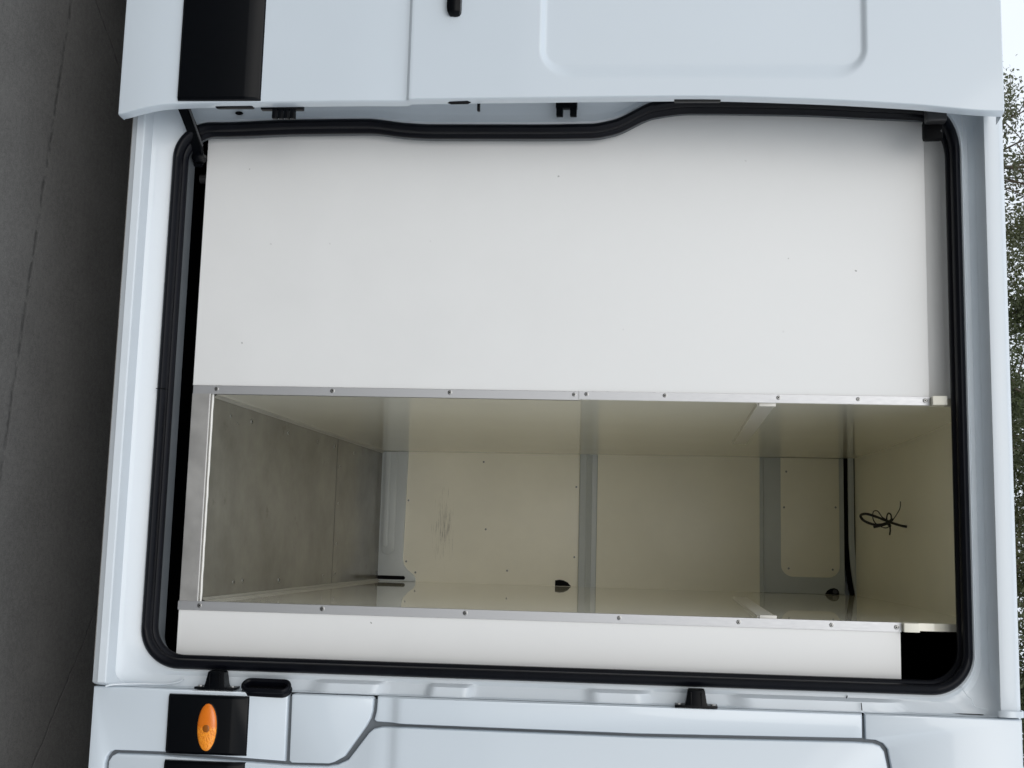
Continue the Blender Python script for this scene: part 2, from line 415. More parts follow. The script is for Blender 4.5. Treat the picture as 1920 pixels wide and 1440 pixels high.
# --- door opening: pressed frame, rubber seal, painted reveal (loops around the opening)
WAVE = [(0.50, 0.004), (0.70, -0.003), (0.885, -0.005), (0.985, 0.006), (1.05, 0.0095), (1.30, 0.010), (1.45, 0.008),
        (1.505, -0.002), (1.61, -0.050), (1.70, -0.061), (1.965, -0.057), (2.16, -0.047), (2.345, -0.040)]
def bumps(z):          # pressed-in pads along the front pillar
    return interp([(0.60, 0), (0.805, 0), (0.850, 1), (0.965, 1), (0.992, .25), (1.085, .1), (1.103, 1), (1.180, 1), (1.203, .1),
                   (1.455, .1), (1.490, 1), (1.580, 1), (1.625, .1), (1.79, 0), (1.84, 1), (2.0, 1), (2.09, 1), (2.13, 1), (2.2, 0.2), (2.3, 0)], z)
def loop(ob, of, ot, orr, R, yb, yf, yt, yr, wave=1.0, pad=0.0):
    xr, xf, zb, zt = -1.050-orr, 0.3205+of, 0.3885-ob, 2.346+ot
    pts = []
    K, MS, MB = 14, 300, 30
    def arc(cx, cz, a0, ya, ybb):
        for i in range(K+1):
            t = i/K; a = a0+t*math.pi/2
            pts.append((cx+R*math.cos(a), cz+R*math.sin(a), ya+(ybb-ya)*(t*t*(3-2*t)), 0))
    for i in range(1, MB): pts.append((xr+R+(xf-xr-2*R)*i/MB, zb, yb, 0))
    arc(xf-R, zb+R, -math.pi/2, yb, yf)
    for i in range(1, MS): pts.append((xf, zb+R+(zt-zb-2*R)*i/MS, yf, 1))
    arc(xf-R, zt-R, 0, yf, yt)
    for i in range(1, MB): pts.append((xf-R-(xf-xr-2*R)*i/MB, zt, yt, 0))
    arc(xr+R, zt-R, math.pi/2, yt, yr)
    for i in range(1, MS): pts.append((xr, zt-R-(zt-zb-2*R)*i/MS, yr, 0))
    arc(xr+R, zb+R, math.pi, yr, yb)
    out = []
    for x, z, y, fr in pts:
        w = min(1, max(0, (-0.90-x)/0.14)); w = w*w*(3-2*w)
        out.append(Vector((x+curve(WAVE, z)*w*wave, y+ly(z)-(0.75*pad*bumps(z) if fr else 0), z)))
    return out

#         ob      of      ot     or     R      yb     yf     yt     yr    wave pad
FR = [(0.0000, 0.0000, 0.000, 0.000, 0.095, 0.045, 0.045, 0.045, 0.045, 1.0, 0.0),
      (0.0020, 0.0060, 0.004, 0.008, 0.097, 0.044, 0.043, 0.040, 0.043, 1.0, 0.0),
      (0.0055, 0.0075, 0.007, 0.012, 0.098, 0.042, 0.0435, 0.044, 0.045, 1.0, 0.0),
      (0.0150, 0.0130, 0.013, 0.022, 0.100, 0.038, 0.047, 0.060, 0.049, 1.0, 0.006),
      (0.0330, 0.0165, 0.024, 0.030, 0.095, 0.031, 0.049, 0.064, 0.048, 0.9, 0.022),
      (0.0400, 0.0200, 0.034, 0.040, 0.085, 0.029, 0.048, 0.054, 0.046, 0.8, 0.030),
      (0.0460, 0.0390, 0.041, 0.050, 0.060, 0.027, 0.043, 0.033, 0.043, 0.6, 0.026),
      (0.0510, 0.0412, 0.045, 0.055, 0.035, 0.024, 0.041, 0.015, 0.040, 0.4, 0.024),
      (0.0535, 0.0420, 0.0465, 0.060, 0.020, 0.000, 0.030, 0.004, 0.036, 0.2, 0.012),
      (0.0550, 0.0424, 0.048, 0.062, 0.015, -0.011, 0.018, 0.0005, 0.030, 0.1, 0.0),
      (0.0580, 0.0425, 0.050, 0.064, 0.013, -0.0135, 0.0165, 0.000, 0.020, 0.0, 0.0),
      (0.0740, 0.0426, 0.082, 0.066, 0.012, -0.015, 0.016, 0.0005, 0.012, 0.0, 0.0),
      (0.0775, 0.0427, 0.087, 0.068, 0.012, -0.0125, 0.0165, 0.003, 0.010, 0.0, 0.0),
      (0.0905, 0.0428, 0.094, 0.070, 0.012, -0.006, 0.020, 0.012, 0.014, 0.0, 0.0),
      (0.0915, 0.0429, 0.097, 0.070, 0.012, 0.070, 0.030, 0.060, 0.060, 0.0, 0.0)]
frame = loft('door_frame', [loop(*a) for a in FR], 'frame', van, closed_u=True, smooth=30)
SL = [(0.0015, 0.044, 0.096), (-0.001, 0.034, 0.094), (-0.006, 0.0275, 0.090), (-0.013, 0.0255, 0.085), (-0.019, 0.029, 0.080),
      (-0.0225, 0.036, 0.077), (-0.0235, 0.045, 0.076), (-0.0225, 0.050, 0.077), (-0.026, 0.052, 0.074), (-0.030, 0.056, 0.070),
      (-0.031, 0.062, 0.070), (-0.0285, 0.066, 0.072), (-0.012, 0.066, 0.085), (-0.010, 0.05, 0.087)]
seal = loft('door_seal', [loop(o, o, o, o, R, y, y, y, y) for o, y, R in SL], 'rubber', van, closed_u=True, smooth=45)
RV = [(-0.024, -0.022, -0.024, -0.024, 0.075, .064, .064, .064, .064), (-0.029, -0.024, -0.025, -0.025, 0.075, .080, .072, .068, .072),
      (-0.033, -0.025, -0.026, -0.026, 0.050, .098, .090, .074, .090)]
loft('door_reveal', [loop(*a) for a in RV], 'reveal', van, closed_u=True)

loft('sill_edge', [[Vector((x, ly(.3)-.0065+dy, z)) for dy, z in ((.001, .3065), (-.0012, .3045), (.0, .2985), (.0025, .2955), (.02, .2952))] for x in (-1.10, .30)], 'dirty', van, smooth=50)

box('seal_joint', -.3562, -.3548, .0245+ly(.40), .047+ly(.40), .3895, .4125, 'black', seal, .0003)

# --- side sheets around the cab door, each with its own shut line
def crease(x, z):      # the flank steps out above the waistline
    return interp([(0.0, 0.0), (0.985, 0.0), (1.012, 0.0006), (1.036, -0.0085), (1.05, -0.009), (3, -0.009)], z)
CC = (0.94, 0.985, 1.0, 1.012, 1.02, 1.028, 1.036, 1.044, 1.06, 1.10)
XE = 0.3640
skin('pillar_lower_panel', [(XE, .298), (1.62, .298), (1.62, .338), (.540, .338), (.525, .3415), (.514, .349), (.509, .360),
     (.5085, .47), (.519, .768), (XE, .768)], 'paint', van)
skin('fuel_flap', [(.3665, .777), (.517, .7785), (.5215, .785), (.520, .872), (.516, .885), (.502, .909), (.434, .955), (.415, .965), (.398, .9695),
     (.370, .971), (.3655, .966), (.365, .785)], 'paint', van, off=-0.001)
skin('pillar_middle_panel', [(XE, .980), (.397, .9785), (.417, .974), (.4215, .980), (.4235, 1.05), (.4255, 1.59), (.418, 2.068), (.4175, 2.088), (XE, 2.0885)],
     'paint', van, cuts=CC, h=lambda x, z: crease(x, z)+0.009*min(1, max(0, (z-1.1)/.9)))
skin('upper_side_panel', [(XE, 2.0945), (.4195, 2.0955), (.4205, 2.118), (.427, 2.134), (.440, 2.1445), (.480, 2.1515), (.95, 2.155), (1.10, 2.10), (1.30, 2.02),
     (1.02, 2.38), (0.95, 2.44), (XE, 2.44)], 'paint', van)
cab = skin('cab_door', [(.5165, .365), (.522, .355), (.535, .347), (1.42, .347), (1.45, .36), (1.45, 1.30), (1.05, 2.08), (.95, 2.14), (.480, 2.143), (.445, 2.136),
     (.433, 2.127), (.428, 2.112), (.4265, 2.066), (.4335, 1.59), (.4315, 1.05), (.4335, .992), (.438, .9735), (.448, .9625),
     (.5095, .9175), (.5215, .893), (.5265, .868), (.5275, .776), (.5165, .47)], 'paint', van, cuts=CC,
     h=lambda x, z: crease(x, z+0.025*max(0, x-.43)/.1)+0.009*min(1, max(0, (z-1.1)/.9)))
wing = skin('front_wing', [(1.458, .34), (2.35, .34), (2.42, .7), (2.38, 1.02), (1.95, 1.22), (1.458, 1.30)], 'paint', van, off=0.004)
# dark sheet behind the shut lines, their shade put into its colour
pyd('shut_line_shade_sheet', [(.372, ly(.30)+.015, .30), (1.45, ly(.30)+.015, .30), (1.45, ly(2.42)+.015, 2.42), (.372, ly(2.42)+.015, 2.42)], [(0, 1, 2, 3)], 'gap', van, 0)

def rub_strip(parent, x0, x1, z0, z1, off, name='rub_strip', label=None):
    prof = [(0.002, z0), (-0.008, z0+.002), (-0.012, z0+.008), (-0.0125, z0+.014), (-0.0135, z1-.040), (-0.0125, z1-.035), (-0.0055, z1-.006), (-0.004, z1-.003), (0.002, z1)]
    rings = []
    for x, s, dz in ((x0, 0.0, 0.0), (x0+.001, .55, 0), (x0+.007, 1, 0), (x1-.007, 1, 0), (x1-.001, .55, 0), (x1, 0.0, 0)):
        rings.append([Vector((x, off+ly(z)+y*s+(0.002 if s == 0 else 0), z)) for y, z in prof])
    o = loft(name, rings, 'plastic', parent, smooth=22)
    if label: o['label'] = label
    return o
bstrip = rub_strip(van, .3735, .5105, .484, .678, 0.0)
bstrip['label'] = 'short black plastic rub strip block holding the orange side marker'
rub_strip(cab, .5245, 1.43, .483, .676, 0.0)

# side marker lamp
def ellipse_dome(name, cx, cz, rx, rz, y0, bulge, m, parent, n=40, rings=8, rimdrop=0.0):
    R = []
    for i in range(rings):
        t = i/(rings-1)*0.999
        s = math.sqrt(max(0, 1-t*t)) if t < 1 else 0
        R.append([Vector((cx+rx*s*math.cos(2*math.pi*k/n), y0-bulge*t+ly(cz), cz+rz*s*math.sin(2*math.pi*k/n))) for k in range(n)])
    R.insert(0, [Vector((p.x, p.y+0.006, p.z)) for p in R[0]])
    return loft(name, R, m, parent, closed_u=True, caps=True, smooth=60)
mk = ellipse_dome('side_marker', .4462, .5843, .0575, .0262, -0.0122, 0.004, 'rubber', bstrip)
mk['label'] = 'black oval surround of the marker lamp'
lens = ellipse_dome('marker_lens', .4462, .5843, .0540, .0236, -0.0140, 0.0085, 'lens', bstrip)
ring = ellipse_dome('lens_rim_highlight', .4462, .5843, .0553, .0248, -0.0128, 0.0035, 'rim_highlight', bstrip)  # lighter ring painting a highlight along the lens edge
lens['label'] = 'orange oval lens of the marker lamp'
ellipse_dome('lamp_bulb', .4480, .5850, .0095, .0085, -0.0214, 0.0021, 'bulb', bstrip, 24)
bpy.context.view_layer.update()

# door stops on the front pillar
def door_stop(z0, z1, x_base, x_tip, y0=-0.004, y1=0.034):
    zc = (z0+z1)/2
    base = box('door_stop', x_base-.005, x_base+.001, y0-.002, y1, z0, z1, 'plastic', van, 0.0018, lean=True)
    rings = []
    for x, hw, ya, yb in ((x_base-.004, .026, y0, y1-.002), (x_base-.012, .0235, y0, y1-.004), (x_tip+.003, .0195, y0+.006, y1-.006), (x_tip, .017, y0+.010, y1-.009)):
        rings.append([Vector((x, yy+ly(zc), zz)) for yy, zz in ((ya, zc-hw), (ya-.002, zc-hw*.5), (ya-.002, zc+hw*.5), (ya, zc+hw), (yb, zc+hw), (yb, zc-hw))])
    loft('stop_block', rings, 'plastic', base, closed_u=True, caps=True, smooth=20)
    for s in (-1, 1):
        c = zc+s*(z1-z0)*0.40
        v = [Vector((x_base-.0075+0.0*k, y0+0.012+ly(c)+.006*math.sin(2*math.pi*k/10), c+.006*math.cos(2*math.pi*k/10))) for k in range(10)]
        w = [Vector((p.x+.004, p.y, p.z)) for p in v]
        loft('screw', [w, v], 'zinc', base, closed_u=True, caps=True, smooth=30)
    for k in (-1, 1):
        box('rib', x_tip+.006, x_base-.004, y0-.004, y0+.003, zc+k*.012-.0012, zc+k*.012+.0012, 'plastic', base, 0.0005, lean=True)
door_stop(.544, .641, .3605, .3190)
door_stop(1.668, 1.765, .3625, .3225)

# rubber bellows gasket (door wiring contact) on the front pillar
def stadium(c, a, b, hl, r, n=14):
    pts = []
    for i in range(n+1): t = -math.pi/2+math.pi*i/n; pts.append(c+b*(hl+r*math.cos(t))+a*(r*math.sin(t)))
    for i in range(n+1): t = math.pi/2+math.pi*i/n; pts.append(c+b*(-hl+r*math.cos(t))+a*(r*math.sin(t)))
    return pts
ax = Vector((-0.78, -0.62, 0)).normalized(); aa = Vector((-0.62, 0.78, 0)).normalized(); az = Vector((0, 0, 1))
c0 = Vector((.3625, .016+ly(.713), .713))
prof = [(0.0, .020), (.003, .0215), (.006, .0195), (.009, .018), (.012, .0195), (.016, .021), (.020, .0205), (.0225, .018), (.0225, .014), (.019, .0105), (.010, .010), (.004, .0095)]
gk = loft('rubber_gasket', [stadium(c0+ax*d*1.0, aa, az, .0395, rr) for d, rr in prof], 'rubber', van, closed_u=True, smooth=40)
gk['label'] = 'black oval rubber bellows on the door pillar'
pyd('socket_floor', stadium(c0+ax*.004, aa, az, .0395, .0096), [tuple(range(30))], 'black', gk, 0)

# sheet-metal joints in the front pillar frame
for (p, q_) in (([(.3285, .0375, 2.061), (.3355, .040, 2.060)], 0), ([(.341, .016, 2.089), (.358, .016, 2.0905)], 0)):
    tube('panel_joint', [Vector((x, y+ly(z), z)) for x, y, z in p], 0.0012, 'steel', van, 6)
# folded joint at the front foot of the frame
tube('sealed_seam', catmull([(.3625, -.0125+ly(.335), .333), (.3585, -.004+ly(.345), .345), (.3575, .024+ly(.40), .40), (.3575, .034+ly(.45), .45), (.352, .034+ly(.485), .487), (.345, .036+ly(.50), .50)], 6),
     0.0026, 'frame', van, 6)
tube('sealed_seam', catmull([(.300, .038+ly(2.31), 2.318), (.318, .034+ly(2.325), 2.328), (.326, .03+ly(2.34), 2.338), (.342, .028+ly(2.345), 2.345), (.346, .022+ly(2.37), 2.372)], 6), 0.0009, 'frame', van, 6)
tube('sealed_seam', [Vector((-1.04, .0455+ly(2.384), 2.3835)), Vector((.335, .0455+ly(2.384), 2.3835))], .0016, 'frame', van, 6)

# roof gutter end cap
loft('gutter_cap', [[Vector((x, ly(z)+d-.004, z)) for z, d in ((2.388, .006), (2.392, 0), (2.41, -.003), (2.437, -.002), (2.4445, .006), (2.446, .03))] for x in (.3455, .3475, .3575, .3595)],
     'paint', van, smooth=50)

# --- sliding door, slid back along the flank
DX0, DY = -2.36, -0.120
EDGE = [(0.31, -1.0155), (0.36, -1.024), (0.42, -1.034), (0.50, -1.0385), (0.67, -1.0405), (1.03, -1.0445), (1.32, -1.0478), (1.70, -1.051),
        (1.95, -1.0440), (2.19, -1.0305), (2.41, -1.0125)]
def rrect(x, z, x0, x1, z0, z1, R):
    cx, cz = (x0+x1)/2, (z0+z1)/2
    dx, dz = abs(x-cx)-(x1-x0)/2+R, abs(z-cz)-(z1-z0)/2+R
    return math.hypot(max(dx, 0), max(dz, 0))+min(max(dx, dz), 0)-R
def door_h(x, z):
    a = interp([(0, 0), (.90, 0), (1.010, .0035), (1.018, .0030), (1.030, -.0075), (3, -.0075)], z)
    d = rrect(x, z, -2.24, -1.081, 1.337, 2.102, 0.085)
    px_, pz_ = max(0, abs(x+1.6605)-.4945), max(0, abs(z-1.7195)-.2975)
    nx = px_/max(1e-6, math.hypot(px_, pz_)) if px_ > 0 else 0.0
    t = min(1, max(0, -d/(0.015+0.035*nx*nx))); t = t*t*(3-2*t)
    a += 0.0085*t
    if z < 0.44: a += 0.10*(0.44-z)**2/0.13*1.0
    return a
def axis(segs):
    out = []
    for a, b, st in segs:
        n = max(1, round((b-a)/st)); out += [a+(b-a)*i/n for i in range(n)]
    return out+[segs[-1][1]]
zs = axis([(.310, .45, .012), (.45, .98, .06), (.98, 1.06, .004), (1.06, 1.32, .05), (1.32, 1.44, .003), (1.44, 2.0, .04), (2.0, 2.115, .003), (2.115, 2.405, .03)])
xs = axis([(DX0, -2.26, .03), (-2.26, -2.14, .004), (-2.14, -1.19, .06), (-1.19, -1.07, .003), (-1.07, -1.03, .005)])
rings = []
for z in zs:
    row = []
    for x in xs:
        w = min(1, max(0, (x+1.19)/.16)); w = w*w
        row.append(Vector((x+w*(curve(EDGE, z)+1.03), DY+ly(z)+door_h(x, z), z)))
    e_ = row[-1]
    row += [e_+Vector((.0016, .0012, 0)), e_+Vector((.0026, .0035, 0)), e_+Vector((.0040, .014, 0)), e_+Vector((.0045, .029, 0)), e_+Vector((.003, .032, 0)), e_+Vector((-.022, .030, 0)), e_+Vector((-.03, .05, 0)), e_+Vector((-.12, .060, 0))]
    row.insert(0, row[0]+Vector((0, .05, 0)))
    rings.append(row)
rings.insert(0, [p+Vector((0, .0015, -.002)) for p in rings[0]]); rings.insert(0, [p+Vector((0, .004, .0)) for p in rings[0]])
rings.append([p+Vector((0, .003, .0025)) for p in rings[-1]])
rings.append([p+Vector((0, .05, .003)) for p in rings[-1]])
door = loft('sliding_door', rings, 'paint', van, smooth=24)
door['label'] = 'white sliding door slid back with recessed panel and wide black strip'
rub_strip(door, DX0+.02, -1.0405, .461, .667, DY)
# inner skin of the door
box('door_inner_panel', DX0+.03, -1.075, DY+.058, DY+.072, .36, 2.36, 'frame', door, .004, lean=True)
# pull handle
def handle(parent, x0, x1, zc, off, hz=.0165):
    rs = []
    for x, s, d in ((x0, .35, .0), (x0+.002, .7, -.010), (x0+.008, .95, -.019), (x0+.02, 1, -.022), (x1-.02, 1, -.022), (x1-.008, .95, -.019), (x1-.002, .7, -.010), (x1, .35, 0)):
        rs.append([Vector((x, off+ly(zc)+d+(0.0035*abs(k) if k else 0), zc+k*hz*s)) for k in (-1, -.8, -.4, 0, .4, .8, 1)]
                  + [Vector((x, off+ly(zc)+.004, zc+k*hz*s)) for k in (1, -1)])
    return loft('door_handle', rs, 'plastic', parent, closed_u=True, caps=True, smooth=40)
handle(door, -1.47, -1.2475, 1.1315, DY-.008)
handle(cab, .5345, .75, 1.155, -.009)
# black fittings along the leading edge of the door
cb_ = box('contact_block', -1.060, -1.0315, DY+.030, DY+.046, .655, .760, 'plastic', door, .003, lean=True)
for k in range(4):
    z0 = .684+k*.0148
    box('contact_finger', -1.034, -1.0095, DY+.031, DY+.043, z0, z0+.0122, 'plastic', door, .0015, lean=True)
lk = loft('lock_plate', [[Vector((-1.0515+dx, DY+ly(zz)+y, 1.145+s*k)) for k, y in zip((-1, -.75, .75, 1, .75, -.75), (0.014, .006, .006, .014, .022, .022)) for zz in (1.145,)]
     for dx, s in ((-.01, .029), (.0102, .029), (.0112, .027))], 'black', door, closed_u=True, caps=True, smooth=30)
box('latch', -1.062, -1.0445, DY+.009, DY+.030, 1.655, 1.765, 'plastic', door, .004, lean=True)
box('latch', -1.058, -1.0325, DY+.018, DY+.038, .545, .640, 'plastic', door, .006, lean=True)
box('guide_pin', -1.056, -1.026, DY+.026, DY+.036, 1.186, 1.193, 'plastic', door, .002, lean=True)
# lower swing arm into the step well, upper roller arm under the roof rail
arm = loft('lower_door_arm', [[Vector((x+dx, y, z+dz)) for dx, dz in ((-.004, -.013), (.008, -.014), (.010, .010), (.003, .014), (-.006, .013))] for x, y, z in
     ((-1.11, -.080, .427), (-1.070, -.050, .430), (-1.03, -.012, .438), (-.995, .018, .443), (-.972, .040, .440), (-.955, .062, .432))], 'plastic', door, closed_u=True, caps=True, smooth=30)
tube('arm_rod', [Vector((-1.075, -.066, .446)), Vector((-.985, .010, .461))], .0032, 'steel', door, 8)
loft('arm_bracket', [[Vector((-.965+r_*math.cos(k*math.pi/6), y, .440+1.2*r_*math.sin(k*math.pi/6))) for k in range(12)] for y, r_ in ((.030, .006), (.034, .014), (.052, .015), (.06, .011))], 'plastic', door, closed_u=True, caps=True, smooth=30)
tube('guide_roller', [Vector((-.930, .115, .418)), Vector((-.930, .115, .445))], .013, 'steel', door, 12)
ua = box('upper_door_arm', -1.10, -1.018, .030, .060, 2.250, 2.298, 'steel', door, .006)
tube('guide_roller', [Vector((-1.005, .075, 2.262)), Vector((-1.005, .075, 2.292))], .013, 'steel', door, 12)
box('roller_housing', -1.035, -.985, .062, .090, 2.250, 2.296, 'black', door, .008)
# striker fork on the rear pillar
fk = box('door_striker', -1.098, -1.074, .012, .030, 1.364, 1.417, 'plastic', van, .002, lean=True)
for z0 in (1.3665, 1.4005):
    box('fork_prong', -1.076, -1.054, .012, .028, z0-.001, z0+.0155, 'plastic', fk, .002, lean=True)
ph = ellipse_dome('drain_hole', -1.072, .5515, .004, .010, .0405, .001, 'black', van, 16, 3)

# --- two white boards screwed across the opening
PO = 0.100
def board(x0, x1, z0, z1):
    return box('cover_board', x0, x1, PO, PO+.018, z0, z1, 'panel', van, .0012, lean=True)
board(-1.135, -.3750, .4520, 2.2735)['label'] = 'wide white board covering the rear half of the opening'
board(.1850, .3035, .4520, 2.1955)['label'] = 'narrow white board at the front edge of the opening'

def screw_mesh():
    rs = []; n = 16
    for r_, d in ((.0068, .0), (.0066, .0012), (.0052, .0016), (.0046, .0004), (.0042, .0004), (.0040, .0012), (.0024, .0013), (.0020, .0002)):
        rs.append([Vector((r_*math.cos(2*math.pi*k/n), -d, r_*math.sin(2*math.pi*k/n))) for k in range(n)])
    v, f = grid(rs, True, True)
    me = bpy.data.meshes.new('screw'); me.from_pydata([tuple(p) for p in v], [], f)
    me.materials.append(M['zinc']); me.materials.append(M['black'])
    for p in me.polygons:
        rr = max(math.hypot(me.vertices[i].co.x, me.vertices[i].co.z) for i in p.vertices)
        if rr < .0025 or .0041 < rr < .0053: p.material_index = 1
    me.update(); return me
SCREW = screw_mesh()
def screw(parent, x, y, z, s=1.0, rot=(0, 0, 0), name='screw'):
    o = bpy.data.objects.new(name, SCREW); COL.objects.link(o); o.parent = parent
    if parent.type == 'EMPTY': o.matrix_parent_inverse = Matrix.Translation(-parent.location)
    o.location = (x, y, z); o.scale = (s, s, s); o.rotation_euler = rot
    return o

def edge_strip(xa, xb, z0, z1, side, screws, m='alu', dy=0.0):
    """aluminium angle: one leg on the board, one leg turned into the box"""
    t = .0016
    if side > 0: prof = [(xa, 0), (xb, 0), (xb, .016), (xb-t, .016), (xb-t, t), (xa, t)]
    else: prof = [(xb, 0), (xa, 0), (xa, .016), (xa+t, .016), (xa+t, t), (xb, t)]
    rings = [[Vector((x, PO-.0022+dy+y+ly(z), z)) for x, y in prof] for z in (z0, z1)]
    o = loft('edge_strip', rings, m, van, closed_u=True, caps=True, smooth=20)
    for x, z in screws: screw(o, x, PO-.0024+dy+ly(z), z, random.uniform(.78, .90), (0, random.uniform(0, 3), 0))
    return o
edge_strip(-.3745, -.3535, .4545, 1.4275, 1, [(-.3655, .515), (-.3658, .8115), (-.367, 1.1077), (-.367, 1.4165)], dy=-.0003)['label'] = 'lower aluminium edge strip on the wide board'
edge_strip(-.3752, -.3550, 1.4285, 2.2735, 1, [(-.3685, 1.447), (-.3682, 1.639), (-.3675, 1.914), (-.3672, 2.1045), (-.3665, 2.263)], dy=-.0009)['label'] = 'upper aluminium edge strip on the wide board'
edge_strip(.1635, .1850, .4500, 2.1975, -1, [(.1735, .5045), (.1725, .8115), (.172, 1.163), (.1725, 1.5345), (.1735, 1.818), (.1737, 2.0355), (.1742, 2.186)])['label'] = 'aluminium edge strip on the narrow board'

# --- lined cargo box
XL, XR, YB, ZF = -.3545, .1640, 1.900, .500
def wall(name, xa, xb, label):
    poly = [(PO+.002+ly(z), z) for z in (.462, 1.0, 1.6, 2.2, 2.32)]
    a = [(.10+ly(.462)+.002, .459), (YB+.03, .459), (YB+.03, 2.44), (.24, 2.44), (.19, 2.32), (.175, 2.2), (.138, 1.6), (.102, 1.0), (.071, .4635)]
    rings = [[Vector((x, y, z)) for y, z in a] for x in (xa, xb)]
    o = loft(name, rings, 'beige', van, closed_u=True, caps=True, smooth=20); o['label'] = label; return o
wl_ = wall('partition_wall', XL-.018, XL, 'glossy cream partition wall behind the wide board')
wr_ = wall('partition_wall', XR, XR+.018, 'glossy cream partition wall behind the narrow board')
flo = box('cargo_floor', XL-.001, XR+.001, .078, YB+.02, .470, ZF, 'floor', van, 0)
# seam across the floor, a stained strip at the back
box('floor_strip', XL+.002, XR-.002, 1.235, 1.2372, ZF+.0002, ZF+.0008, 'steel', flo, 0)
# floor edge angle and sealant bead
fe = loft('floor_edge_strip', [[Vector((x, y, z)) for y, z in ((.0655, .4530), (.0655, .4985), (.0672, .5005), (.082, .5012), (.082, .4990), (.070, .4985), (.0675, .4530))] for x in (XL+.0008, XR-.0008)],
     'dullalu', van, closed_u=True, caps=True, smooth=25)
tube('sealant_bead', [Vector((XL+.0005+(XR-XL-.001)*i/24, .0815+.0006*math.sin(i*1.7), .5008+.0004*math.sin(i*2.3))) for i in range(25)], .0034, 'bead', fe, 8)
# cove trims along both floor corners
for xa, s in ((XL, 1), (XR, -1)):
    loft('cove_trim', [[Vector((xa+s*a, y, ZF+b)) for a, b in ((.0, .0085), (.0018, .0085), (.0025, .0050), (.0050, .0025), (.0085, .0018), (.0085, .0))] for y in (.09, YB-.005)], 'trim', van, smooth=25)
# rivets and chips down both edges of the floor
for x, y, s in ((-.313, .214, .8), (-.315, .372, 1), (-.313, .689, .9), (-.314, .993, .7), (-.313, 1.194, 1.1), (-.312, 1.45, .8), (.124, .30, .9), (.121, .37, .8), (.128, .675, 1.1), (.127, 1.126, .8), (.122, 1.266, .9),
                (.02, 1.27, .7), (-.12, 1.27, .6), (-.25, 1.27, .8), (-.30, .26, .4), (-.297, .268, .4)):
    screw(flo, x, y, ZF+.0004, s, (math.radians(-90), 0, random.uniform(0, 3)), 'floor_rivet')
# battens on the side walls
for xa, s in ((XL, 1), (XR, -1)):
    loft('wall_batten', [[Vector((xa+s*d, y, z)) for d, z in ((.0, 1.862), (.006, 1.864), (.006, 1.906), (.0, 1.908))] for y in (.165, 1.26)], 'pvc', wl_ if s > 0 else wr_, caps=True, smooth=20)
    box('batten_cap', min(xa, xa+s*.008), max(xa, xa+s*.008), .156, .172, 1.868, 1.908, 'pvc', wl_ if s > 0 else wr_, .001)

# opposite side of the van: pressed rails and infill boards
box('wall_board', XL, XR, YB, YB+.012, .598, 1.3035, 'scuffed', van, .001)['label'] = 'scuffed lower cream infill board'
box('wall_board', XL, XR, YB, YB+.012, 1.371, 2.0005, 'beige2', van, .001)['label'] = 'middle cream infill board'
low = skin('lower_rail', [(XL, ZF-.004), (XR, ZF-.004), (XR, .653), (.150, .6525), (.138, .645), (.118, .620), (.098, .604), (.075, .5985), (XL, .606)], 'greypaint', van,
           off=YB-.010, thick=.022, cham=.003, lean=False)
def pill(name, x0, x1, z0, z1, y, d, m, parent):
    R = (z1-z0)/2; pts = []
    for i in range(13): t = -math.pi/2+math.pi*i/12; pts.append((x1-R+R*math.cos(t), (z0+z1)/2+R*math.sin(t)))
    pts += [(x0, z1), (x0, z0)]
    return skin(name, pts, m, parent, off=y-d, thick=d+.002, cham=.003, lean=False)
pill('pressed_rib', XL+.001, .060, .5085, .5620, YB-.010, .0035, 'greypaint', low)
pill('pressed_rib', XL+.001, .030, .5140, .5350, YB-.0135, .004, 'greypaint', low)
mid = loft('middle_rail', [[Vector((x, YB+d, z)) for d, z in ((.004, 1.300), (-.010, 1.302), (-.0115, 1.304), (-.0125, 1.327), (-.0145, 1.3295), (-.0130, 1.332), (.004, 1.350), (.006, 1.368), (.001, 1.373))] for x in (XL, XR)],
     'greypaint', van, smooth=20)
up = skin('upper_rail', [(XL, 1.9995), (XR, 1.9995), (XR, 2.3165), (XL, 2.3165)], 'greypaint', van, off=YB-.006, thick=.018, cham=.003, lean=False)
tube('pressed_edge', [Vector((XL, YB-.006, 2.012)), Vector((XR, YB-.006, 2.012))], .0035, 'greypaint', up, 6)
R = .045; pts = [(XL+.001, 2.0785)]
for i in range(9): t = -math.pi/2+math.pi/2*i/8; pts.append((.101-R+R*math.cos(t), 2.0785+R+R*math.sin(t)))
for i in range(9): t = math.pi/2*i/8; pts.append((.101-R+R*math.cos(t), 2.298-R+R*math.sin(t)))
pts.append((XL+.001, 2.298))
ib = skin('infill_board', pts, 'beige2', up, off=YB-.0095, thick=.006, cham=.0015, lean=False)
ib['label'] = 'small cream board with rounded corners'
for x, z in ((-.318, .914), (-.158, .612), (-.225, 1.288), (.085, .612), (.1275, .651), (.05, 1.285), (-.05, .93), (.11, 1.02)):
    screw(low if z < .66 else van, x, YB-.0009-(.0 if z > .66 else 0), z, .62, (0, 0, 0))
for x, z in ((-.162, 2.091), (-.166, 2.284), (.070, 2.107), (.070, 2.271), (-.30, 2.10)):
    screw(up, x, YB-.0100, z, .62)
